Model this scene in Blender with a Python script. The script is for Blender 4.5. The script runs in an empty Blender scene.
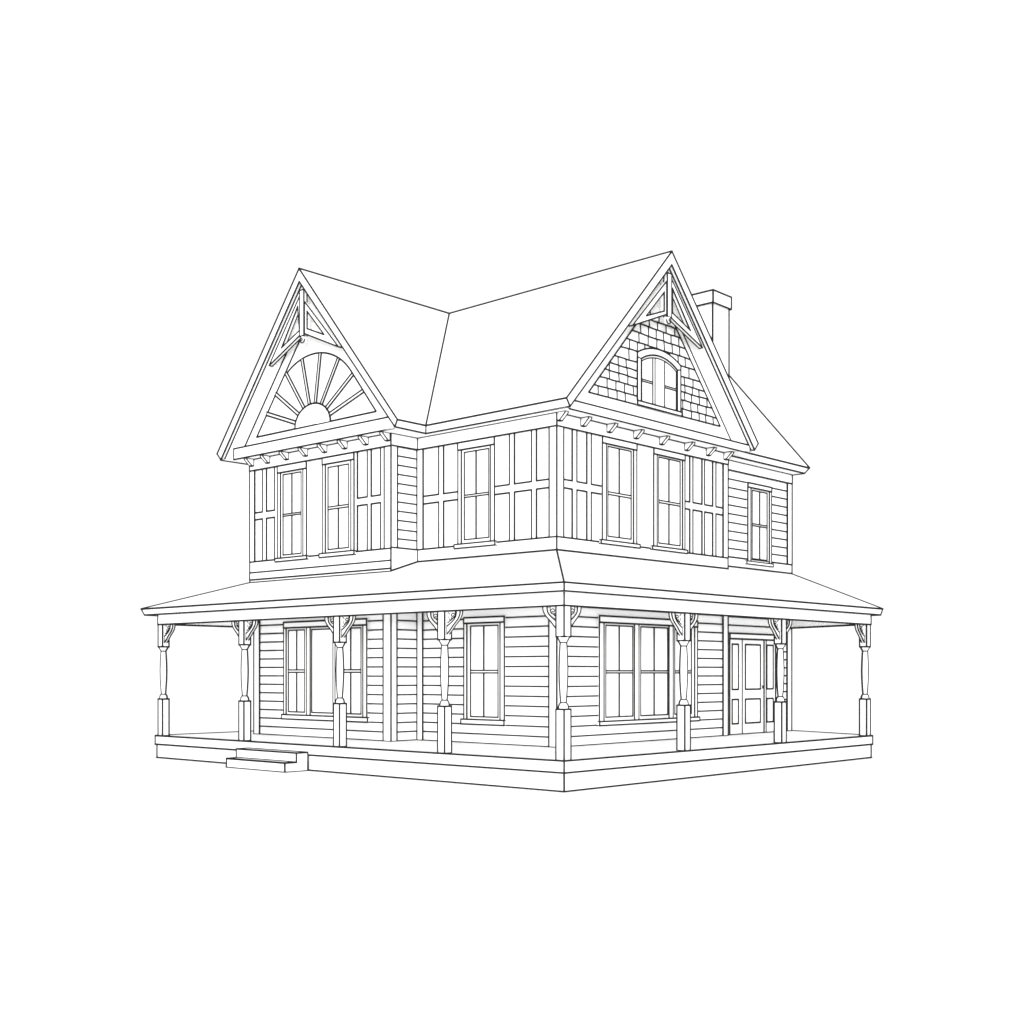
# A white timber house with a wrap-around porch, drawn like a model with inked arrises.
# Axes: +X runs back along the door side, +Y runs back along the steps side, Z up, metres.
# The near corner of the porch plinth stands at the origin.
import bpy, math, random
from mathutils import Vector

random.seed(11)
scene = bpy.context.scene
COL = scene.collection

# ------------------------------------------------------------------ materials
def material(name, colour, rough, spec, noise=0.0):
    m = bpy.data.materials.new(name); m.use_nodes = True
    nt = m.node_tree; b = nt.nodes['Principled BSDF']
    b.inputs['Roughness'].default_value = rough
    b.inputs['Specular IOR Level'].default_value = spec
    if noise:
        tc = nt.nodes.new('ShaderNodeTexCoord'); n = nt.nodes.new('ShaderNodeTexNoise')
        n.inputs['Scale'].default_value = 3.0; n.inputs['Detail'].default_value = 4.0
        r = nt.nodes.new('ShaderNodeValToRGB')
        r.color_ramp.elements[0].color = tuple(c * (1 - noise) for c in colour) + (1,)
        r.color_ramp.elements[1].color = tuple(colour) + (1,)
        nt.links.new(tc.outputs['Object'], n.inputs['Vector'])
        nt.links.new(n.outputs['Fac'], r.inputs['Fac'])
        nt.links.new(r.outputs['Color'], b.inputs['Base Color'])
    else:
        b.inputs['Base Color'].default_value = tuple(colour) + (1,)
    return m

M_WHITE = material('white_paint', (0.99, 0.99, 0.988), 0.9, 0.0, 0.004)
M_GLASS = material('white_glass', (0.982, 0.988, 0.99), 0.6, 0.0)
M_INK = material('black_ink', (0.022, 0.022, 0.022), 1.0, 0.0)
M_GROUND = material('white_ground', (0.99, 0.99, 0.99), 1.0, 0.0)

# ------------------------------------------------------------------ mesh helpers
LINE = 1.42
def weight(p):                      # ink radius: the strokes get a little heavier towards the back of the house
    return LINE * (0.0109 + 0.00039 * max(p[0], -1) + 0.00035 * max(p[1], -1))

def lerp(a, b, t): return tuple(x + (y - x) * t for x, y in zip(a, b))

class Fr:
    """A wall plane. kind L: plane X=c, u=Y; kind R: plane Y=c, u=X; v=Z; d = distance out of the wall."""
    def __init__(s, kind, c): s.kind, s.c = kind, c
    def __call__(s, u, v, d=0.0):
        return Vector((s.c - d, u, v)) if s.kind == 'L' else Vector((u, s.c - d, v))

class MB:
    def __init__(s, K=1.0): s.v, s.f, s.m, s.K = [], [], [], K      # K: stroke weight of this piece
    def poly(s, pts, mat=0):
        b = len(s.v); s.v += [Vector(p) for p in pts]; s.f.append(tuple(range(b, b + len(pts)))); s.m.append(mat)
    def line(s, p, q, k=1.0):
        p, q = Vector(p), Vector(q); a = q - p
        if a.length < 1e-5: return
        a.normalize()
        up = Vector((0, 0, 1)) if abs(a.z) < 0.9 else Vector((1, 0, 0))
        x = a.cross(up).normalized(); y = a.cross(x)
        k *= s.K; rp, rq = weight(p) * k, weight(q) * k
        p = p - a * rp * 0.5; q = q + a * rq * 0.5
        b = len(s.v); n = 6
        for c, r in ((p, rp), (q, rq)):
            for i in range(n):
                t = 2 * math.pi * (i + .5) / n
                s.v.append(c + x * (math.cos(t) * r) + y * (math.sin(t) * r))
        for i in range(n):
            j = (i + 1) % n; s.f.append((b + i, b + j, b + n + j, b + n + i)); s.m.append(1)
        s.f.append(tuple(b + i for i in range(n))); s.m.append(1)
        s.f.append(tuple(b + n + i for i in range(n))); s.m.append(1)
    def path(s, pts, closed=False, k=1.0):
        for i in range(len(pts) - 1): s.line(pts[i], pts[i + 1], k)
        if closed: s.line(pts[-1], pts[0], k)
    def hexa(s, P, ink=()):
        """P: eight corners, bottom ring 0-3 then top ring 4-7. ink: list of edges or 'all'."""
        for f in ((0, 1, 2, 3), (4, 5, 6, 7), (0, 1, 5, 4), (1, 2, 6, 5), (2, 3, 7, 6), (3, 0, 4, 7)):
            s.poly([P[i] for i in f])
        E = ((0, 1), (1, 2), (2, 3), (3, 0), (4, 5), (5, 6), (6, 7), (7, 4), (0, 4), (1, 5), (2, 6), (3, 7))
        for a, b in (E if ink == 'all' else ink): s.line(P[a], P[b])
    def box(s, fr, u0, u1, v0, v1, d0, d1, ink='', k=1.0):
        """ink letters: l r t b = front edges at u0, u1, v1, v0; 'A' = all twelve"""
        P = [fr(u0, v0, d0), fr(u1, v0, d0), fr(u1, v0, d1), fr(u0, v0, d1), fr(u0, v1, d0), fr(u1, v1, d0), fr(u1, v1, d1), fr(u0, v1, d1)]
        s.hexa(P, 'all' if ink == 'A' else ())
        if 'l' in ink: s.line(P[3], P[7], k)
        if 'r' in ink: s.line(P[2], P[6], k)
        if 't' in ink: s.line(P[7], P[6], k)
        if 'b' in ink: s.line(P[3], P[2], k)
    def wbox(s, x0, x1, y0, y1, z0, z1, ink=''):
        P = [Vector(p) for p in ((x0, y0, z0), (x1, y0, z0), (x1, y1, z0), (x0, y1, z0), (x0, y0, z1), (x1, y0, z1), (x1, y1, z1), (x0, y1, z1))]
        s.hexa(P, 'all' if ink == 'A' else ())
    def prism(s, fr, uv, d0, d1, ink='', hole=None):
        n = len(uv); F = [fr(u, v, d1) for u, v in uv]; B = [fr(u, v, d0) for u, v in uv]
        if hole:
            h = len(hole); HF = [fr(u, v, d1) for u, v in hole]; HB = [fr(u, v, d0) for u, v in hole]
            for i in range(n):
                j = (i + 1) % n
                for A, H in ((F, HF), (B, HB)): s.poly([A[i], A[j], H[j], H[i]])
                s.poly([HF[i], HF[j], HB[j], HB[i]])
            if 'f' in ink: s.path(HF, True)
            if 'k' in ink: s.path(HB, True)
        else:
            s.poly(F); s.poly(B)
        for i in range(n):
            j = (i + 1) % n; s.poly([F[i], F[j], B[j], B[i]])
        if 'f' in ink: s.path(F, True)
        if 'k' in ink: s.path(B, True)
        if 'e' in ink:
            for i in range(n): s.line(F[i], B[i])
    def lathe(s, cx, cy, prof, n=20):
        rings = []
        for z, r in prof:
            rings.append([Vector((cx + r * math.cos(2 * math.pi * i / n), cy + r * math.sin(2 * math.pi * i / n), z)) for i in range(n)])
        for A, B in zip(rings, rings[1:]):
            for i in range(n):
                j = (i + 1) % n; s.poly([A[i], A[j], B[j], B[i]])
        s.poly(rings[0]); s.poly(rings[-1])
    def build(s, name, parent=None, glass=False):
        me = bpy.data.meshes.new(name)
        me.from_pydata([tuple(p) for p in s.v], [], s.f)
        me.materials.append(M_GLASS if glass else M_WHITE); me.materials.append(M_INK)
        me.polygons.foreach_set('material_index', s.m); me.update()
        o = bpy.data.objects.new(name, me); COL.objects.link(o)
        if parent: o.parent = parent
        return o

def empty(name, loc=(0, 0, 0)):
    o = bpy.data.objects.new(name, None); COL.objects.link(o); o.location = loc; return o

# ------------------------------------------------------------------ the setting
g = bpy.data.meshes.new('ground')
S = 4000
g.from_pydata([(-S, -S, 0), (S, -S, 0), (S, S, 0), (-S, S, 0)], [], [(0, 1, 2, 3)])
g.materials.append(M_GROUND)
ground = bpy.data.objects.new('ground', g); COL.objects.link(ground); ground['kind'] = 'structure'

# ------------------------------------------------------------------ house
house = empty('timber_house')
house['label'] = 'large white two-storey timber house with two steep gables and a wrap-around porch'
house['category'] = 'house'

DECK, SOF, FRZ, PAN = 0.526, 7.125, 6.86, 4.68
MX, MY = 2.75, 2.485              # main corner
WX, WY0, WY1 = 1.97, 6.455, 11.455 # wing face and its ends
RY, RX1 = 2.85, 12.52             # rear wall face upstairs
DY, DX1 = 2.60, 12.06             # door wall downstairs
EX = 8.915                         # end of the front wall
FL_main, FL_wing, FR_main, FR_ret, FR_rear, FR_door = Fr('L', MX), Fr('L', WX), Fr('R', MY), Fr('R', WY0), Fr('R', RY), Fr('R', DY)

def siding(mb, fr, u0, u1, v0, v1, step=0.2, first=True):
    v = v0; k = 0
    while v < v1 - 1e-4:
        t = min(v + step, v1)
        mb.poly([fr(u0, v, .014), fr(u1, v, .014), fr(u1, t, .002), fr(u0, t, .002)])
        mb.poly([fr(u0, v, .014), fr(u1, v, .014), fr(u1, v, .001), fr(u0, v, .001)])
        if k or first: mb.line(fr(u0, v, .014), fr(u1, v, .014), .84 if k else 1.25)
        v += step; k += 1

# --- main block wall: steps side, clapboard below, stick work above
w = MB()
w.wbox(MX, EX, MY, 11.2, DECK - .2, SOF)
siding(w, FL_main, MY, WY0, DECK, 3.38)
siding(w, FR_main, MX, EX, DECK, 3.38)
w.line((EX, MY - .002, DECK), (EX, DY, DECK))
w.line((MX - .034, WY0 - .015, DECK), (MX - .034, WY0 - .015, 3.38)); w.line((MX - .034, WY0 - .015, PAN), (MX - .034, WY0 - .015, FRZ))
w.line((EX, MY - .04, FRZ), (EX, MY - .04, SOF))
main_wall = w.build('wall', house)

# --- wing wall
w = MB()
w.wbox(WX, 9.0, WY0 + .03, 11.31, DECK - .2, 3.6)
w.wbox(WX, 9.0, WY0, WY1, 3.6, SOF)
siding(w, FL_wing, WY0, 11.29, DECK, 3.38)
siding(w, FR_ret, WX, MX - .014, DECK, 3.38)
siding(w, FR_ret, WX, MX - .014, PAN, FRZ, .198, first=False)
wing_wall = w.build('wall', house)

# --- rear wall with the door below
w = MB()
w.wbox(EX - .3, DX1, DY, 8.0, DECK - .2, 3.45)
w.wbox(EX - .3, RX1, RY, 7.0, 3.45, SOF - .03)
siding(w, FR_door, EX, 11.84, DECK, 3.40)
siding(w, FR_rear, EX, 12.30, 4.775, 6.855, .208, first=False)
w.line((11.84, DY - .034, DECK), (DX1, DY - .034, DECK))
rear_wall = w.build('wall', house)

def corner_boards(parent, specs):
    for fr, u0, u1, v0, v1, ink in specs:
        b = MB(); b.box(fr, u0, u1, v0, v1, 0, (.034), ink); b.build('corner_board', parent)

corner_boards(main_wall, [
    (FL_main, MY - .034, 2.655, DECK, 3.38, 'lrb'), (FR_main, MX, 2.93, DECK, 3.38, 'rb'),
    (FL_main, 6.262, WY0 - .016, DECK, 3.38, 'lb'), (FR_main, 8.706, EX, DECK, 3.38, 'lrb'),
    (FL_main, MY - .034, 2.646, PAN, FRZ, 'lr'), (FR_main, MX, 2.924, PAN, FRZ, 'r'),
    (FL_main, 6.249, WY0 - .016, PAN, FRZ, 'l'), (FR_main, 8.708, EX, PAN, FRZ, 'lr')])
corner_boards(wing_wall, [
    (FL_wing, WY0 - .034, 6.667, DECK, 3.38, 'lrb'), (FR_ret, WX, 2.106, DECK, 3.38, 'rb'),
    (FL_wing, 11.075, 11.29, DECK, 3.38, 'lrb'),
    (FL_wing, WY0 - .034, 6.632, PAN - .02, FRZ, 'lr'), (FR_ret, WX, 2.12, PAN, FRZ, 'r'),
    (FL_wing, 11.267, WY1, PAN - .02, FRZ, 'lr')])
corner_boards(rear_wall, [(FR_rear, 12.295, RX1, 4.775, 6.86, 'lr'), (FR_door, 11.84, DX1, DECK, 3.40, 'lrb')])

# frieze boards under the eaves
def board(name, parent, fr, u0, u1, v0, v1, d1, ink, d0=0.0):
    b = MB(); b.box(fr, u0, u1, v0, v1, d0, d1, ink); return b.build(name, parent)

b = MB(); b.box(FL_main, MY - .04, WY0 - .04, FRZ, SOF - .003, 0, .04, 'ltb')
b.build('frieze_board', main_wall)
b = MB(); b.box(FR_main, MX, EX, FRZ, SOF - .003, 0, .04, 'tb'); b.build('frieze_board', main_wall)
b = MB(); b.box(FL_wing, WY0 - .04, WY1, FRZ - .01, SOF - .003, 0, .04, 'lrtb'); b.build('frieze_board', wing_wall)
b = MB(); b.box(FR_ret, WX, MX - .04, FRZ, SOF - .003, 0, .04, 'tb'); b.line((MX - .04, WY0 - .04, FRZ), (MX - .04, WY0 - .04, SOF)); b.build('frieze_board', wing_wall)
b = MB(); b.box(FR_rear, EX, RX1, 6.855, 7.098, 0, .04, 'tbr'); b.build('frieze_board', rear_wall)
# skirt boards above the porch roof
b = MB(); b.box(FL_main, MY - .03, WY0 - .03, 4.2, PAN, 0, .03, 'lt'); b.build('skirt_board', main_wall)
b = MB(); b.box(FR_main, MX, EX, 4.2, PAN, 0, .03, 't'); b.line((EX, MY - .03, 4.4), (EX, MY - .03, PAN)); b.build('skirt_board', main_wall)
b = MB(); b.box(FL_wing, WY0 - .03, WY1, 4.40, 4.66, 0, .03, 'tbr'); b.box(FL_wing, WY0 - .03, WY1, 4.23, 4.40, 0, .034, 'br'); b.box(FL_wing, WY0 - .03, WY1, 4.15, 4.23, 0, .03, 'r')
b.line((WX - .032, WY0 - .03, 4.16), (WX - .032, WY0 - .03, 4.68)); b.build('skirt_board', wing_wall)
b = MB(); b.box(FR_ret, WX, MX - .03, 4.1, PAN, 0, .03, 't'); b.line((MX - .03, WY0 - .03, 4.40), (MX - .03, WY0 - .03, PAN)); b.build('skirt_board', wing_wall)
b = MB(); b.box(FR_rear, EX, RX1, 4.53, 4.775, 0, .03, 'tr'); b.build('skirt_board', rear_wall)

# stick work: battens and a belt rail standing proud of recessed panels
RAIL0, RAIL1 = 5.665, 5.83
def stickwork(parent, fr, panels, battens, v0, rails, extra=(), free=()):
    """free: panel sides that butt a window casing or a corner board, which carry the line already"""
    for u0, u1 in panels:
        for a, c, e in ((v0, RAIL0, RAIL0), (RAIL1, FRZ, RAIL1)):
            p = MB()
            p.poly([fr(u0, a, .006), fr(u1, a, .006), fr(u1, c, .006), fr(u0, c, .006)])
            for u in (u0, u1):
                if u not in free: p.line(fr(u, a, .02), fr(u, c, .02))
            p.line(fr(u0, e, .02), fr(u1, e, .02))
            p.build('wall_panel', parent)
    for u0, u1 in battens:
        b = MB(); b.box(fr, u0, u1, v0, FRZ, 0, .02)
        for u in extra:
            if u0 < u < u1: b.line(fr(u, v0, .02), fr(u, FRZ, .02))
        b.build('batten', parent)
    for u0, u1 in rails:
        b = MB(); b.box(fr, u0, u1, RAIL0, RAIL1, 0, .017); b.build('belt_rail', parent)

stickwork(wing_wall, FL_wing, [(10.966, 11.267), (10.495, 10.817), (7.196, 7.528), (6.764, 7.072)],
          [(10.817, 10.966), (10.302, 10.495), (7.072, 7.196), (6.632, 6.764), (7.528, 7.566)], 4.66,
          [(10.495, 11.267), (6.764, 7.528)], extra=(10.38,), free=(11.267,))
stickwork(main_wall, FL_main, [(5.774, 6.249), (5.16, 5.631), (3.721, 4.107), (3.12, 3.587), (2.646, 2.995)],
          [(5.631, 5.774), (3.587, 3.721), (2.995, 3.12)], PAN, [(5.16, 6.249), (2.646, 4.107)], free=(6.249, 5.16, 4.107, 2.646))
stickwork(main_wall, FR_main, [(2.924, 3.21), (3.352, 3.674), (3.814, 4.135), (7.115, 7.356), (7.475, 7.846), (7.948, 8.287), (8.416, 8.708)],
          [(3.21, 3.352), (3.674, 3.814), (7.356, 7.475), (7.846, 7.948), (8.287, 8.416)], PAN, [(2.924, 4.135), (7.115, 8.708)], free=(2.924, 4.135, 7.115, 8.708))

# --- windows
def window(parent, fr, w):
    o0, o1 = w['outer']; i0, i1 = w['inner']; h0, h1 = w['head']; g0, g1 = w['glass']; s0, s1 = w['sill']; r0, r1 = w['rail']
    du = .035 if fr.kind == 'L' else 0.0
    o0, o1, i0, i1 = o0 + du, o1 + du, i0 + du, i1 + du
    w = dict(w, posts=[(a + du, b + du) for a, b in w['posts']], sashes=[((a + du, b + du), [m + du for m in mm], e) for (a, b), mm, e in w['sashes']])
    c = MB(1.0)
    i1 += .03
    c.box(fr, o0, i0, s1, h0, 0, .056, 'lr', .9); c.box(fr, i1, o1, s1, h0, 0, .056, 'lr', .9)
    c.box(fr, o0, o1, h0, h1, 0, .061, 'lrtb')
    for a, b in w['posts']: c.box(fr, a, b, s1, h0, 0, .055, 'lr', .8)
    win = c.build('window', parent)
    bounds = [i0] + [x for p in w['posts'] for x in p] + [i1]
    bounds.sort()
    sash_sorted = sorted(w['sashes'], key=lambda t: t[0][0])
    for k, ((a, b), mull, meet) in enumerate(sash_sorted):
        l, r = bounds[2 * k], bounds[2 * k + 1]
        b -= .02
        l = min(l, a - .012); r = max(r, b + .012)
        s = MB()
        s.box(fr, l, a, s1, h0, .001, .044); s.box(fr, b, r, s1, h0, .001, .044)
        s.box(fr, a, b, s1, g0, .001, .044); s.box(fr, a, b, g1, h0, .001, .044)
        s.path([fr(a, g0, .044), fr(b, g0, .044), fr(b, g1, .044), fr(a, g1, .044)], True, .8)
        if meet:
            s.box(fr, a, b, r0, r1, .038, .047, 'tb', .8)
            for m in mull:
                for lo, hi in ((g0, r0), (r1, g1)):
                    s.box(fr, m - .012, m + .012, lo, hi, .038, .044); s.line(fr(m, lo, .044), fr(m, hi, .044), 1.0)
        sash = s.build('sash', win)
        p = MB(); p.box(fr, a, b, g0, g1, .031, .036); p.build('pane', sash, glass=True)
    u0, u1, D = w['sill_u'][0] + .06 + du, w['sill_u'][1] + .045 + du, .09
    s = MB(.72 if fr is FR_rear else .9); s.box(fr, u0, u1, s0, s1, 0, D, 'lrtb')
    s.line(fr(u0, s0, .01), fr(u0, s0, D), .7); s.line(fr(u0, s1, .04), fr(u0, s1, D), .7); s.build('sill', win)

W = [
    (main_wall, FL_main, dict(outer=[4.072, 5.125], inner=[4.182, 4.998], sashes=[([4.242, 4.97], [4.607], 1)], posts=[], head=(6.694, 6.85), glass=(4.796, 6.63), rail=(5.682, 5.728), sill=(4.62, 4.706), sill_u=[3.97, 5.161])),
    (wing_wall, FL_wing, dict(outer=[9.226, 10.302], inner=[9.35, 10.165], sashes=[([9.434, 10.13], [9.776], 1)], posts=[], head=(6.679, 6.84), glass=(4.748, 6.62), rail=(5.651, 5.695), sill=(4.598, 4.675), sill_u=[9.116, 10.312])),
    (wing_wall, FL_wing, dict(outer=[7.566, 8.653], inner=[7.667, 8.523], sashes=[([7.758, 8.49], [8.111], 1)], posts=[], head=(6.690, 6.84), glass=(4.767, 6.611), rail=(5.665, 5.719), sill=(4.597, 4.684), sill_u=[7.468, 8.684])),
    (main_wall, FL_main, dict(outer=[3.797, 4.951], inner=[3.913, 4.836], sashes=[([3.981, 4.788], [4.386], 1)], posts=[], head=(3.035, 3.152), glass=(1.085, 2.975), rail=(1.996, 2.048), sill=(0.925, 1.025), sill_u=[3.715, 4.96])),
    (wing_wall, FL_wing, dict(outer=[7.142, 10.067], inner=[7.267, 9.95], sashes=[([9.306, 9.927], [9.598], 1), ([8.296, 9.07], [], 0), ([7.343, 8.068], [7.689], 1)], posts=[[9.096, 9.223], [8.09, 8.21]], head=(3.041, 3.174), glass=(1.095, 2.983), rail=(2.009, 2.065), sill=(0.925, 1.025), sill_u=[7.02, 10.062])),
    (main_wall, FR_main, dict(outer=[4.135, 5.315], inner=[4.265, 5.177], sashes=[([4.336, 5.154], [4.72], 1)], posts=[], head=(6.716, 6.85), glass=(4.816, 6.669), rail=(5.68, 5.732), sill=(4.643, 4.722), sill_u=[3.995, 5.343])),
    (main_wall, FR_main, dict(outer=[5.929, 7.109], inner=[6.051, 6.992], sashes=[([6.129, 6.961], [6.512], 1)], posts=[], head=(6.724, 6.85), glass=(4.815, 6.679), rail=(5.693, 5.743), sill=(4.655, 4.73), sill_u=[5.783, 7.118])),
    (rear_wall, FR_rear, dict(outer=[10.349, 11.464], inner=[10.483, 11.334], sashes=[([10.568, 11.291], [10.916], 1)], posts=[], head=(6.534, 6.641), glass=(4.801, 6.478), rail=(5.614, 5.661), sill=(4.651, 4.722), sill_u=[10.194, 11.456])),
    (main_wall, FR_main, dict(outer=[4.039, 7.609], inner=[4.188, 7.469], sashes=[([4.266, 5.213], [4.72], 1), ([5.473, 6.485], [5.96], 1), ([6.733, 7.405], [7.051], 1)], posts=[[5.241, 5.393], [6.504, 6.656]], head=(3.032, 3.166), glass=(1.084, 2.978), rail=(1.996, 2.041), sill=(0.918, 1.0), sill_u=[3.946, 7.606])),
]
for _, fr, w in W: window(house, fr, w)

# --- entrance: a panelled door between two narrow side lights
fr = FR_door
c = MB()
c.box(fr, 9.143, 11.37, 2.804, 2.933, 0, .06, 'lrtb')
for a, b, e in ((9.143, 9.205, 'l'), (9.60, 9.684, 'r'), (10.691, 10.781, 'lr'), (11.238, 11.37, 'lr')): c.box(fr, a, b, DECK, 2.804, 0, .055, e, .85)
c.line(fr(9.0, DECK, .056), fr(11.37, DECK, .056), 1.2)
frame = c.build('door_frame', house)
def panelled(name, u0, u1, p0, p1):
    d = MB(); d.box(fr, u0, u1, DECK + .01, 2.80, 0, .04)
    leaf = d.build(name, house)
    for v0, v1 in ((1.602, 2.675), (0.79, 1.365)):
        m = MB(); m.box(fr, p0, p1, v0, v1, .04, .045, 'lrtb')
        m.build('door_panel', leaf)
    return leaf
panelled('side_light', 9.205, 9.585, 9.256, 9.53)
door = panelled('front_door', 9.684, 10.691, 9.845, 10.525)
panelled('side_light', 10.781, 11.238, 10.835, 11.13)
k = MB(); k.lathe(10.60, DY - .06, [(1.62, .012), (1.64, .022), (1.665, .022), (1.685, .012)], 8)
k.line((10.60, DY - .07, 1.625), (10.60, DY - .07, 1.68), 1.0); k.build('door_knob', door)

# ------------------------------------------------------------------ roofs
WA, WAi = (9.10, 11.125), (9.095, 10.835)          # wing apex outer / inner (Y, Z)
WR, WRb, WL, WLb = (5.83, 7.27), (5.909, 7.13), (12.284, 7.319), (12.133, 7.159)
RA, RAi = (5.931, 10.978), (5.931, 10.696)         # front gable apex (X, Z)
RL, RLb, RR, RRb = (2.424, 7.285), (2.529, 7.136), (9.44, 7.361), (9.284, 7.193)
XG, YG = 1.58, 1.96                                # bargeboard faces
J = (6.12, 8.86, 11.035)                           # where the ridges meet
V, Vb = (2.42, 5.85, 7.272), (2.48, 5.915, 7.118)
aw, ar = (XG, WA[0], WA[1]), (RA[0], YG, RA[1])
fwR, fwL = (XG, WR[0], WR[1]), (XG, WL[0], WL[1])
frL, frR = (RL[0], YG, RL[1]), (RR[0], YG, RR[1])
bk = (9.44, 12.284, 7.32)
r = MB(1.38)
for t in ((aw, J, V), (aw, V, fwR), (ar, J, V), (ar, V, frL), (ar, J, bk), (ar, bk, frR), (aw, J, bk), (aw, bk, fwL)): r.poly(t)
for a, b in ((aw, J), (ar, J), (J, V), (J, bk), (aw, fwR), (aw, fwL), (ar, frL), (ar, frR), (fwR, V), (V, frL), (frR, bk), (fwL, bk)): r.line(a, b, (.84 if V in (a, b) else 1.0) if J in (a, b) else .8)
roof = r.build('roof', house)

# rear roof: a lower gable behind the front one
RE, RB, RP = (12.66, 2.40, 7.235), (12.52, 2.46, 7.09), (12.66, 4.90, 10.10)
r = MB(1.38)
r.poly([(8.6, 2.40, 7.235), RE, RP, (6.6, 4.90, 10.10)]); r.poly([(8.6, 7.4, 7.235), (12.66, 7.4, 7.235), RP, (6.6, 4.90, 10.10)])
r.poly([RE, RP, (12.66, 7.4, 7.235), (12.52, 7.34, 7.09), RB])
r.poly([(12.57, 2.85, 7.0), (12.57, 7.0, 7.0), (12.6, 4.90, 10.0)])
r.line((9.2, 2.40, 7.235), RE, .8); r.line(RE, RP); r.line(RP, (12.66, 7.4, 7.235)); r.line(RP, (7.2, 4.9, 10.10))
rear_roof = r.build('roof', house)
f = MB(1.08); f.poly([(8.9, 2.40, 7.235), RE, RB, (8.9, 2.46, 7.09)]); f.line((8.95, 2.46, 7.09), RB); f.line(RE, RB); f.line(RB, (12.52, 7.34, 7.09)); f.build('fascia', rear_roof)
f = MB(1.08); f.poly([(8.9, 2.46, 7.092), RB, (12.52, 7.3, 7.092), (12.4, 7.3, 7.1), (12.4, 2.95, 7.1), (8.9, 2.95, 7.1)]); f.build('soffit', rear_roof)

# fascias and soffits of the main roof
f = MB(1.08); f.poly([V, frL, (RLb[0], YG, RLb[1]), Vb]); f.line(Vb, (RLb[0], YG, RLb[1])); f.line(V, Vb); f.build('fascia', roof)
f = MB(1.08); f.poly([fwR, V, Vb, (XG, WRb[0], WRb[1])]); f.line((XG, WRb[0], WRb[1]), Vb); f.build('fascia', roof)
f = MB(1.08); f.poly([fwL, bk, (9.3, WLb[0], 7.159), (XG, WLb[0], WLb[1])]); f.line((XG, WLb[0], WLb[1]), (9.3, WLb[0], 7.159), 1.3); f.build('fascia', roof)
f = MB(1.08); f.poly([frR, bk, (RRb[0], 12.1, 7.19), (RRb[0], YG, RRb[1])]); f.line((RRb[0], YG, RRb[1]), (RRb[0], 12.1, 7.19)); f.build('fascia', roof)
s = MB()
s.poly([(2.50, YG + .09, 7.123), (MX + .05, YG + .09, 7.123), (MX + .05, 6.0, 7.121), (2.48, 5.93, 7.121)])
s.poly([(XG, 5.915, 7.121), (2.48, 5.915, 7.121), (MX + .05, 6.0, 7.121), (MX + .05, WY0 + .05, 7.121), (XG + .09, WY0 + .05, 7.121)])
s.poly([(XG, WLb[0], 7.158), (9.2, WLb[0], 7.158), (9.2, WY1 - .02, 7.14), (XG + .09, WY1 - .02, 7.14)])
s.poly([(MX - .1, 2.05, 7.127), (RRb[0], 2.05, 7.127), (RRb[0], MY + .05, 7.127), (MX - .1, MY + .05, 7.127)])
s.poly([(1.67, WY0 - .1, 7.127), (1.67, WY1 + .1, 7.127), (WX + .05, WY1 + .1, 7.127), (WX + .05, WY0 - .1, 7.127)])
s.poly([(RRb[0], YG, 7.19), (RRb[0], 12.0, 7.19), (EX - .1, 12.0, 7.11), (EX - .1, YG, 7.11)])
s.build('soffit', roof)

# ------------------------------------------------------------------ gables
def bargeboards(fr, A, Ai, feet, d):
    for F, Fb in feet:
        b = MB(1.0); b.prism(fr, [A, F, Fb, Ai], 0, d)
        b.path([fr(*F, d), fr(*Fb, d), fr(*Ai, d)]); b.line(fr(*Ai, 0), fr(*Fb, 0))
        b.build('bargeboard', roof)
FW, FG = Fr('L', XG + .09), Fr('R', YG + .09)      # planes just behind the bargeboards
bargeboards(FW, WA, WAi, ((WR, WRb), (WL, WLb)), .09)
bargeboards(FG, RA, RAi, ((RL, RLb), (RR, RRb)), .09)

# raking soffits between bargeboard and gable wall
GWX, GWY = 1.95, 2.42
WQ, WQL, WQR = (9.08, 10.615), (11.954, 7.13), (6.20, 7.13)   # where the raking soffits meet the gable walls
RQL, RQR = (2.56, 7.13), (9.28, 7.13)
s = MB()
for F, Q in ((WRb, WQR), (WLb, WQL)): s.poly([FW(*WAi), FW(*F), Fr('L', GWX)(*Q), Fr('L', GWX)(*WQ)])
s.build('soffit', roof)
s = MB()
for F, Q in ((RLb, RQL), (RRb, RQR)): s.poly([FG(*RAi), FG(*F), Fr('R', GWY)(*Q), Fr('R', GWY)(*RAi)])
s.build('soffit', roof)


# wing gable: sunburst
fw = Fr('L', GWX)
gb = MB(1.1)
gb.prism(fw, [(9.09, 10.80), (6.0, 7.18), (12.0, 7.18)], -.35, 0)
gb.line(fw(*lerp(WQL, WQ, .72)), fw(*lerp(WQL, WQ, .04))); gb.line(fw(*lerp(WQR, WQ, .72)), fw(*lerp(WQR, WQ, .04)))
CY, CZ, RAD = 9.065, 7.645, 1.685
BL, BR, TOP = (11.19, 7.64), (6.91, 7.65), (9.53, 9.672)
gb.line(fw(*BL), fw(*BR))
gb.line(fw(*BL), fw(*TOP))
def arc_pt(a): return (CY + 1.70 * math.cos(a), CZ + 1.62 * math.sin(a))
aL = math.atan2((9.041 - CZ) / 1.62, (10.034 - CY) / 1.70); aR = math.atan2((8.60 - CZ) / 1.62, (7.675 - CY) / 1.70)
N = 24
arc = [arc_pt(aL + (aR - aL) * i / N) for i in range(N + 1)]
gb.path([fw(*p) for p in arc] + [fw(*BR)])
wing_gable = gb.build('gable', house)
sb = MB(1.1)
hub = [(CY + .634 * math.cos(math.pi * i / 20), CZ + .005 + .482 * math.sin(math.pi * i / 20)) for i in range(21)]
sb.prism(fw, hub, 0, .02); sb.path([fw(*p, .02) for p in hub])
sun = sb.build('sunburst', wing_gable)
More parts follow.
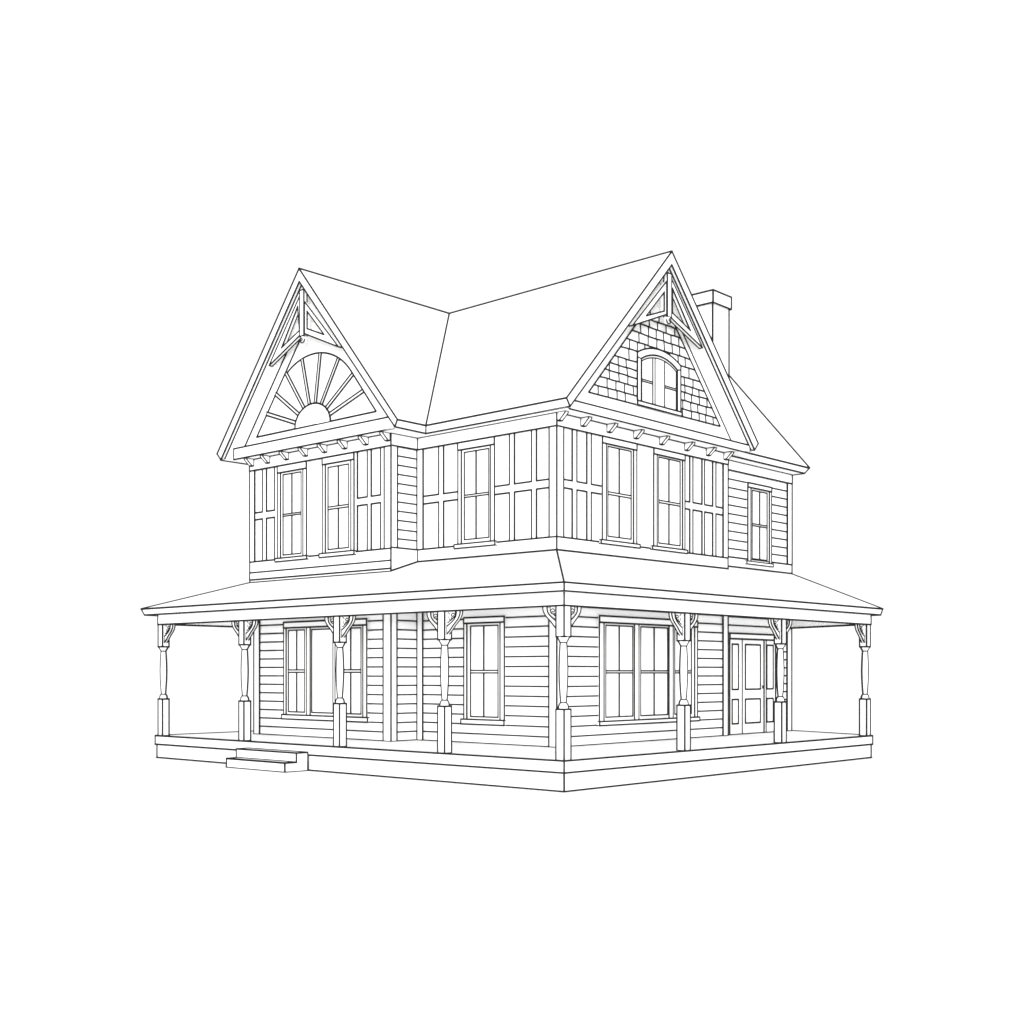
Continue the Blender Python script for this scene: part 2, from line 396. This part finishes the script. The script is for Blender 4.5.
RAYS = [((10.79, 8.142), (9.683, 7.776)), ((10.445, 8.56), (9.583, 7.961)), ((10.03, 8.96), (9.395, 8.095)), ((9.45, 9.205), (9.181, 8.13)),
        ((8.795, 9.235), (8.972, 8.125)), ((8.16, 8.995), (8.761, 8.07)), ((7.677, 8.572), (8.595, 7.95)), ((7.345, 8.15), (8.482, 7.798))]
for a, b in RAYS:
    dx, dz = a[0] - b[0], a[1] - b[1]; L = math.hypot(dx, dz); nx, nz = -dz / L * .038, dx / L * .038
    q = MB(1.1); q.prism(fw, [(b[0] + nx, b[1] + nz), (a[0] + nx, a[1] + nz), (a[0] - nx, a[1] - nz), (b[0] - nx, b[1] - nz)], 0, .014)
    for s_ in (1, -1): q.line(fw(b[0] + nx * s_, b[1] + nz * s_, .014), fw(a[0] + nx * s_, a[1] + nz * s_, .014), .9)
    q.build('sunburst_ray', wing_gable)

# front gable: shingles round an arched window
fg = Fr('R', GWY)
gb = MB(1.1)
gb.prism(fg, [(5.93, 10.67), (9.22, 7.22), (2.62, 7.18)], -.35, 0)
gb.line(fg(*lerp(RQR, RAi, .7)), fg(*lerp(RQR, RAi, .04))); gb.line(fg(*lerp(RQL, RAi, .7)), fg(*lerp(RQL, RAi, .04)))
front_gable = gb.build('gable', house)
SL, SR, ST = (3.667, 7.669), (8.506, 7.693), (6.11, 10.27)
def xl(z): return SL[0] + (z - SL[1]) * (ST[0] - SL[0]) / (ST[1] - SL[1])
def xr(z): return SR[0] + (z - SR[1]) * (ST[0] - SR[0]) / (ST[1] - SR[1])
AC, AH = 6.082, .80                                 # arched window centre and half width
def arch(half, spring, rise, n=14):
    R = (half * half + rise * rise) / (2 * rise); a = math.asin(half / R)
    return [(AC + R * math.sin(-a + 2 * a * i / n), spring + rise - R + R * math.cos(-a + 2 * a * i / n)) for i in range(n + 1)]
def win_top(x): # underside of shingles above the window, None beside it
    if abs(x - AC) > AH: return None
    R = (AH * AH + .2 * .2) / .4
    return 8.785 + .2 - R + math.sqrt(R * R - (x - AC) ** 2)
sh = MB(.98)
rows = [7.675, 7.857, 8.053, 8.23, 8.394, 8.571, 8.802, 9.005, 9.212, 9.41, 9.58, 9.75]
sh.path([fg(*lerp(SL, ST, .73), .012), fg(*SL, .012), fg(*SR, .012), fg(*lerp(SR, ST, .80), .012)])
for i, (z0, z1) in enumerate(zip(rows, rows[1:])):
    a0, b0, a1, b1 = xl(z0), xr(z0), xl(z1), xr(z1)
    sh.poly([fg(a0, z0, .014), fg(b0, z0, .014), fg(b1, z1, .003), fg(a1, z1, .003)])
    if i:   # lower edge of the course, a little wavy, broken by the window
        R_ = (AH * AH + .04) / .4
        hw = AH if z0 < 8.785 else (math.sqrt(max(0, R_ * R_ - (z0 - 8.985 + R_) ** 2)) if z0 < 8.985 else 0)
        for xa, xb in (((a0, AC - hw), (AC + hw, b0)) if hw else ((a0, b0),)):
            n = max(3, int((xb - xa) / .2))
            sh.path([fg(xa + (xb - xa) * j / n, z0 + random.uniform(-.008, .008), .014) for j in range(n + 1)], k=.95)
    x = a0 + (.16 if i % 2 else .30) + random.uniform(-.03, .03)
    while x < b0 - .06:
        zm = (z0 + z1) / 2; t = win_top(x); t2 = win_top(x - .05) or win_top(x + .05)
        lo = z0
        if (t is None and t2 is None and abs(abs(x - AC) - AH) > .1) or (t and z1 > t + .03):
            if t: lo = max(z0, t)
            dx = random.uniform(-.018, .018)
            top = x + dx
            if xl(z1) < top < xr(z1): sh.line(fg(x, lo, .013), fg(top, z1, .006), .9)
        x += random.uniform(.27, .335)
sh.build('shingles', front_gable)

# arched attic window
c = MB()
outer = [(AC - AH, 7.70)] + arch(AH, 8.785, .2) + [(AC + AH, 7.70)]
inner = [(AC - .672, 7.76)] + arch(.672, 8.67, .178) + [(AC + .672, 7.76)]
F0, F1 = [fg(u, v, .036) for u, v in outer], [fg(u, v, .036) for u, v in inner]
B0, B1 = [fg(u, v, 0) for u, v in outer], [fg(u, v, 0) for u, v in inner]
for i in range(len(outer) - 1):
    c.poly([F0[i], F0[i + 1], F1[i + 1], F1[i]]); c.poly([F0[i], F0[i + 1], B0[i + 1], B0[i]]); c.poly([F1[i], F1[i + 1], B1[i + 1], B1[i]])
c.path(F0); c.path(F1)
c.line(F1[1], fg(AC - AH, 8.69, .036), .8); c.line(F1[-2], fg(AC + AH, 8.69, .036), .8)
aw_ = c.build('window', house)
gl = arch(.635, 8.63, .16)
s = MB(.8)
for a, b in ((5.84, 5.92), (6.28, 6.30)): s.box(fg, a, b, 7.76, 8.77, .016, .03, 'l' if b > 6.2 else 'lr')
for a, b in ((5.455, 5.84), (6.30, 6.73)): s.box(fg, a, b, 8.205, 8.245, .016, .032, 'tb')
s.path([fg(u, v, .026) for u, v in gl]); s.line(fg(gl[0][0], 7.76, .026), fg(*gl[0], .026)); s.line(fg(gl[-1][0], 7.76, .026), fg(*gl[-1], .026))
sash = s.build('sash', aw_)
p = MB(); p.prism(fg, [(AC - .67, 7.755)] + arch(.67, 8.66, .175) + [(AC + .67, 7.755)], .0165, .024); p.build('pane', sash, glass=True)
s = MB(); s.box(fg, 5.255, 6.895, 7.668, 7.758, 0, .06, 'lrtb'); s.build('sill', aw_)

# cornices along the foot of each gable
b = MB(); b.box(Fr('L', 1.77), 6.02, 11.727, 7.128, 7.388, 0, .10, 'ltb'); b.line((1.67, 11.727, 7.128), (1.67, 11.727, 7.388)); b.poly([(1.77, 6.0, 7.36), (1.77, 12.0, 7.36), (1.96, 12.0, 7.36), (1.96, 6.0, 7.36)]); b.build('cornice', roof)
b = MB(); b.box(Fr('R', 2.15), 2.62, 9.20, 7.118, 7.302, 0, .10, 'tb'); b.poly([(2.7, 2.15, 7.28), (9.2, 2.15, 7.28), (9.2, 2.43, 7.28), (2.7, 2.43, 7.28)]); b.build('cornice', roof)

# gable trusses
def truss(fr, post, brace_l, hole_l, brace_r, hole_r, ball):
    p = MB(.85); p.box(fr, post[0], post[1], post[2], post[3], -.07, .02, 'lrtb')
    near = post[0] if fr.kind == 'L' else post[0]
    p.line(fr(near, post[2], -.07), fr(near, post[3], -.07))
    kp = p.build('king_post', roof)
    q = MB(.75); n = 10
    c3 = fr(ball[0], ball[1], -.02)
    q.lathe(c3.x, c3.y, [(c3.z + .085, .05), (c3.z + .05, .075), (c3.z, .07), (c3.z - .05, .045), (c3.z - .075, .012)], 12)
    fo = lambda a, k, d: fr(ball[0] + k * math.cos(a), ball[1] + k * math.sin(a), d)
    q.path([fo(math.pi + math.pi * i / 8, .075, .03) for i in range(9)])
    q.path([fr(ball[0] - .085, ball[1] + .075, .03), fr(ball[0] + .085, ball[1] + .075, .03)])
    q.path([fo(i * math.pi / 4, .03, .06) for i in range(9)], k=.7)
    q.poly([fo(math.pi + math.pi * i / 8, .075, .028) for i in range(9)])
    q.build('pendant', kp)
    for tri, hole in ((brace_l, hole_l), (brace_r, hole_r)):
        t = MB(.9); t.prism(fr, tri, -.085, 0, 'f', hole); t.line(fr(*tri[1], -.085), fr(*tri[2], -.085)); t.line(fr(*tri[1], -.085), fr(*tri[1], 0))
        t.line(fr(*hole[0], -.085), fr(*hole[1], -.085), .8)
        t.build('brace', roof)
truss(Fr('L', 1.67), (9.024, 9.172, 9.62, 10.66),
      [(9.18, 10.56), (10.332, 9.159), (9.18, 9.66)], [(9.265, 10.33), (9.866, 9.487), (9.205, 9.768)],
      [(9.016, 10.38), (7.84, 9.156), (9.016, 9.66)], [(8.931, 10.154), (8.323, 9.509), (8.931, 9.758)], (9.06, 9.53))
truss(Fr('R', 2.05), (5.872, 6.024, 9.60, 10.53),
      [(5.864, 10.34), (4.662, 9.156), (5.864, 9.64)], [(5.785, 10.10), (5.132, 9.452), (5.785, 9.694)],
      [(6.032, 10.46), (7.239, 9.197), (6.032, 9.61)], [(6.085, 10.25), (6.769, 9.478), (6.085, 9.72)], (5.905, 9.52))

# corbels under the cornices
def corbel(fr, u):
    c = MB(.92); h = .046; prof = [(0, 0), (.21, 0), (.205, -.035), (.06, -.165), (0, -.165)]
    A = [fr(u - h, SOF + z, d) for d, z in prof]; B = [fr(u + h, SOF + z, d) for d, z in prof]
    c.poly(A); c.poly(B)
    for i in range(5):
        j = (i + 1) % 5; c.poly([A[i], A[j], B[j], B[i]])
    for P in (A, B): c.path(P, True, .85)
    for i in (1, 3, 4): c.line(A[i], B[i], .85)
    c.build('corbel', house)
for u in (11.40, 10.77, 10.05, 9.345, 8.66, 7.965, 7.26, 6.56): corbel(Fr('L', WX - .04), u - .07)
for u in (2.86, 3.60, 4.455, 5.375, 6.305, 7.27, 8.135, 8.87): corbel(Fr('R', MY - .04), u - .10)

# chimney
c = MB(1.1); c.wbox(11.42, 12.19, 4.5, 5.27, 8.5, 11.66, 'A'); ch = c.build('chimney', house)
c = MB(1.1); c.wbox(11.37, 12.235, 4.455, 5.32, 11.605, 11.925, 'A'); c.build('chimney_cap', ch)

# ------------------------------------------------------------------ porch
# deck and plinth
dk = MB(1.05)
top = [(-.03, -.025), (11.23, -.025), (12.12, 2.59), (12.12, 3.5), (9.0, 12.43), (-.03, 12.43)]
for z in (.526, .326): dk.poly([(x, y, z) for x, y in top])
for i in range(len(top)):
    a, b_ = top[i], top[(i + 1) % len(top)]
    dk.poly([(*a, .326), (*b_, .326), (*b_, .526), (*a, .526)])
for z in (.526, .326):
    dk.line((*top[0], z), (*top[1], z)); dk.line((*top[0], z), (*top[5], z)); dk.line((*top[1], z), (*top[2], z)); dk.line((*top[5], z), (7.0, 12.43, z))
for i in (0, 1, 5): dk.line((*top[i], .326), (*top[i], .526))
deck = dk.build('porch_floor', house)
pl = MB(1.15)
ft = [(0, 0), (11.2, 0), (12.08, 2.6), (12.08, 3.5), (9.0, 12.4), (0, 12.4)]
for i in range(len(ft)):
    a, b_ = ft[i], ft[(i + 1) % len(ft)]
    pl.poly([(*a, 0), (*b_, 0), (*b_, .326), (*a, .326)])
for a, b_ in (((0, 0, .004), (11.2, 0, .004)), ((0, 0, .004), (0, 12.4, .004)), ((11.2, 0, .004), (12.08, 2.6, .004)), ((0, 12.4, .004), (7, 12.4, .004))): pl.line(a, b_, 1.35)
for i in (0, 1, 5): pl.line((*ft[i], 0), (*ft[i], .326))
pl.build('porch_plinth', deck)

# porch roof
ET, EB = 3.49, 3.35
E0, EL, ER = (-.26, -.217, ET), (-.26, 12.66, ET), (11.35, -.217, ET)
def zl(x): return ET + .307 * (x + .25)
def zr(y): return ET + .336 * (y + .25)
C0 = (MX - .03, MY - .03, 4.405)
wc = (WX - .03, WY1, zl(WX) - .012); wn = (WX - .03, WY0 - .03, zl(WX) - .012); iv = (MX - .03, WY0 - .03, 4.405)
e1 = (EX, MY - .03, zr(MY) + .005); e2 = (EX, RY - .03, zr(RY)); e3 = (RX1, RY - .03, zr(RY))
pr = MB(1.08)
pr.poly([E0, EL, wc, wn]); pr.poly([E0, wn, iv, C0]); pr.poly([E0, C0, e1, ER]); pr.poly([ER, e1, e2, e3])
pr.poly([iv, (MX + .1, WY0 - .03, 4.43), (MX + .1, MY + .1, 4.43), C0]); pr.poly([wn, wc, (WX + .1, WY1, 4.2), (WX + .1, WY0, 4.2)])
pr.poly([wn, iv, (MX, WY0 + .1, 4.41), (WX, WY0 + .1, 4.17)])
pr.poly([EL, wc, (7.0, WY1, 4.16), (7.0, 12.66, ET)])
pr.poly([ER, e3, (RX1, RY, 3.36), (11.30, -.19, EB)])
for a, b_ in ((E0, EL), (E0, ER), (E0, C0), (EL, wc), (wc, wn), (wn, iv), (iv, C0), (C0, e1), (e1, e2), (e2, e3), (e3, ER), (EL, (7, 12.66, ET))):
    o = Vector((-.012, -.012, .014)) if a in (wn, iv, C0, e1, e2) and b_ != ER else Vector()     # junctions sit in the angle between roof and wall
    pr.line(Vector(a) + o, Vector(b_) + o, 1.0 if a in (E0, EL) and b_[2] == ET or b_ is C0 or a in (wn, iv, C0, e1, e2) else 1.1)
proof = pr.build('porch_roof', house)
e0b, elb, erb = (-.23, -.192, EB), (-.22, 12.58, EB), (11.30, -.192, EB)
f = MB(1.05)
f.poly([E0, EL, elb, e0b]); f.poly([E0, ER, erb, e0b]); f.poly([EL, (7, 12.66, ET), (7, 12.58, EB), elb])
f.line(e0b, elb); f.line(e0b, erb); f.line(E0, e0b); f.line(EL, elb); f.line(ER, erb); f.line(elb, (7, 12.58, EB)); f.line(erb, (RX1, RY, 3.40))
f.build('fascia', proof)
f = MB(); f.poly([e0b, elb, (7, 12.58, EB), (7, 11.0, EB + .02), (RX1, 11.0, EB + .02), (RX1, 2.7, EB + .02), erb]); f.build('porch_ceiling', proof)
b = MB()
BB = 3.126
b.wbox(0, .16, 0, 12.37, BB, EB + .01); b.wbox(.16, 11.2, 0, .16, BB, EB + .01); b.wbox(.16, 6.5, 12.21, 12.37, BB, EB + .01)
P = [Vector(p) for p in ((11.04, .16, BB), (11.2, .16, BB), (12.22, 2.7, BB), (12.06, 2.7, BB), (11.04, .16, 3.36), (11.2, .16, 3.36), (12.22, 2.7, 3.36), (12.06, 2.7, 3.36))]
b.hexa(P)
b.line((0, 0, BB), (0, 12.37, BB)); b.line((0, 0, BB), (11.2, 0, BB)); b.line((0, 0, BB), (0, 0, EB)); b.line((0, 12.37, BB), (0, 12.37, EB)); b.line((11.2, 0, BB), (11.2, 0, EB))
b.line((.16, 12.21, BB), (6.5, 12.21, BB)); b.line((11.04, .16, BB), (12.06, 2.7, BB)); b.line((0, 12.37, BB), (6.5, 12.37, BB), .7); b.line((11.2, .0, BB), (12.2, 2.7, BB), .7)
b.build('porch_beam', house)

# posts with turned shafts and sawn brackets
OUT = [(.345, 0), (.345, .02), (.332, .083), (.288, .15), (.23, .205), (.16, .265), (.11, .32), (.05, .38), (0, .42)]
INN = [(.25, 0), (.248, .05), (.238, .098), (.20, .145), (.14, .195), (.07, .24), (0, .275)]
def bracket_mesh(sx, sy, off):
    """bracket growing from the post axis along (sx, sy); local to the post"""
    m = MB(); t = .03
    def P(s, dz, side): return Vector((sx * (off + s) + (-sy) * side, sy * (off + s) + sx * side, BB - dz))
    shape_n = 16
    def resample(pts, n):
        seg = [math.dist(a, b) for a, b in zip(pts, pts[1:])]; tot = sum(seg); out = []
        for i in range(n + 1):
            d = tot * i / n; k = 0
            while k < len(seg) - 1 and d > seg[k]: d -= seg[k]; k += 1
            out.append(lerp(pts[k], pts[k + 1], d / seg[k]))
        return out
    O, I = resample(OUT, shape_n), resample(INN, shape_n)
    for side in (-t, t):
        for i in range(shape_n): m.poly([P(*O[i], side), P(*O[i + 1], side), P(*I[i + 1], side), P(*I[i], side)])
        m.path([P(*p, side) for p in O], k=.85); m.path([P(*p, side) for p in I], k=.85)
        m.line(P(*O[-1], side), P(*I[-1], side), .6)
    for Q in (O, I):
        for i in range(shape_n): m.poly([P(*Q[i], -t), P(*Q[i + 1], -t), P(*Q[i + 1], t), P(*Q[i], t)])
    return m, P
def scroll_mesh(P):
    m = MB()
    pts = [(0, .26), (.0, .012), (.255, .012), (.245, .09), (.19, .145), (.10, .20)]
    for side in (-.008, .008): m.poly([P(a, b, side) for a, b in pts])
    for side in (-.01, .01):
        sp = []
        for i in range(15):
            a = 2 * math.pi * 1.35 * i / 14; r_ = .012 + .042 * i / 14
            sp.append(P(.135 + r_ * 1.3 * math.cos(a), .08 + r_ * math.sin(a), side))
        m.path(sp, k=.58); m.path([P(a_, b_, side) for a_, b_ in ((.20, .012), (.195, .08), (.15, .125), (.085, .17), (0, .21))], k=.55); m.line(P(.02, .21, side), P(.10, .14, side), .5); m.line(P(.02, .03, side), P(.06, .06, side), .5); m.line(P(.03, .10, side), P(.05, .16, side), .5)
    return m

def post(px, py, dirs):
    root = empty('porch_post', (px, py, DECK)); root.parent = house
    h = .088; m = MB()
    m.wbox(-h, h, -h, h, 0, 1.385 - DECK, 'A'); ped = m.build('pedestal', root)
    m = MB(); z = lambda v: v - DECK
    prof = [(z(2.605), .104), (z(2.57), .082), (z(2.53), .060), (z(2.505), .050), (z(2.40), .057), (z(2.25), .065), (z(2.05), .070), (z(1.85), .066), (z(1.65), .054), (z(1.495), .042),
            (z(1.48), .056), (z(1.455), .072), (z(1.42), .080), (z(1.385), .084)]
    m.lathe(0, 0, prof, 24)
    for turn in (78, 100, -78, -100):    # stroke pairs down both flanks, measured from the outward diagonal
        a_ = math.radians(222.2 + turn)
        m.path([(math.cos(a_) * r_, math.sin(a_) * r_, zz) for zz, r_ in prof], k=1.1)
    for zz, r_ in ((z(2.505), .050), (z(1.495), .045)): m.path([(r_ * math.cos(i * math.pi / 8), r_ * math.sin(i * math.pi / 8), zz) for i in range(16)], True, .8)
    m.build('shaft', root)
    m = MB(); k = .087; m.wbox(-k, k, -k, k, z(2.605), z(BB) + .004, 'A'); m.build('capital_block', root)
    for sx, sy in dirs:
        m, P = bracket_mesh(sx, sy, k)
        for p_ in m.v: p_.z -= DECK
        br = m.build('bracket', root)
        m2 = scroll_mesh(P)
        for p_ in m2.v: p_.z -= DECK
        m2.build('scrollwork', root)
    return root

weight_far = weight
def posts():
    global weight
    base = weight_far
    spec = [(.0925, 12.275, ((0, -1),)), (.0925, 9.085, ((0, 1), (0, -1))), (.0925, 5.895, ((0, 1), (0, -1))), (.0925, 2.93, ((0, 1), (0, -1))),
            (.0925, .0925, ((0, 1), (1, 0))), (3.64, .0925, ((-1, 0), (1, 0))), (7.215, .0925, ((-1, 0), (1, 0))), (11.085, .0925, ((-1, 0),))]
    for x, y, dirs in spec:
        weight = lambda p, x=x, y=y: base((x, y))      # each post's strokes match the wall strokes beside it
        post(x, y, dirs)
    weight = base
posts()

# ------------------------------------------------------------------ porch steps: a thing of its own
st = empty('porch_steps', (-.02, 7.8, 0))
st['label'] = 'two low white box steps standing on the ground against the long side of the porch'
st['category'] = 'steps'
def stair(name, x0, x1, y0, y1, z0, z1, k):
    m = MB(1.0 if k else 1.15); m.wbox(x0, x1, y0, y1, z0, z1)
    m.line((x0, y0, z0), (x0, y0, z1)); m.line((x0, y1, z0), (x0, y1, z1)); m.line((x0, y0, z1), (x0, y1, z1))
    if k == 0:
        m.line((x0, y0, z0), (x0, y1, z0)); m.line((x0, y0, z0), (x1, y0, z0)); m.line((x0, y0, z1), (-.325, y0, z1)); m.line((x0, y1, z1), (-.325, y1, z1)); m.line((x0, y1, z0), (x1, y1, z0))
        m.line((x1, y0, z0), (x1, y0, z1))
    else:
        m.line((x0, y0, z0), (x0, y1, z0)); m.line((x0, y0, z1), (x1, y0, z1)); m.line((x0, y1, z1), (x1, y1, z1)); m.line((x1, y0, z1), (x1, y1, z1)); m.line((x1, y0, z0), (x1, y0, z1)); m.line((x1, y1, z0), (x1, y1, z1))
    o = m.build(name, st); o.location = (.02, -7.8, 0)
stair('step', -.615, -.035, 6.755, 8.74, 0.0, .192, 0)
stair('step', -.325, -.035, 6.755, 8.80, .192, .378, 1)

# ------------------------------------------------------------------ light, camera
world = bpy.data.worlds.new('World'); scene.world = world; world.use_nodes = True
bgn = world.node_tree.nodes['Background']
bgn.inputs['Color'].default_value = (1, 1, 1, 1); bgn.inputs['Strength'].default_value = 1.0

sun = bpy.data.lights.new('soft_front_light', 'SUN'); so = bpy.data.objects.new('soft_front_light', sun); COL.objects.link(so)
sun.energy = 3.2; sun.angle = math.radians(16); sun.color = (1, 1, 1)
so.rotation_euler = (math.radians(90 - 2.0), 0, math.radians(-47.785))      # low and frontal: fills the porch and the raking soffits

cd = bpy.data.cameras.new('camera'); cam = bpy.data.objects.new('camera', cd); COL.objects.link(cam)
cam.location = (-15.915, -13.265, 2.0)
cam.rotation_euler = (math.radians(90), 0, math.radians(-47.785))
cd.sensor_width = 36; cd.lens = 43.56; cd.shift_x = -0.1 / 1024; cd.shift_y = 160.7 / 1024
cd.clip_end = 20000
scene.camera = cam

scene.view_settings.view_transform = 'Standard'; scene.view_settings.look = 'None'
scene.view_settings.exposure = 0.2; scene.view_settings.gamma = 1; scene.view_settings.use_curve_mapping = False
scene.render.engine = 'CYCLES'
scene.cycles.max_bounces = 32; scene.cycles.diffuse_bounces = 32
scene.cycles.use_denoising = True
scene.cycles.filter_width = 1.6
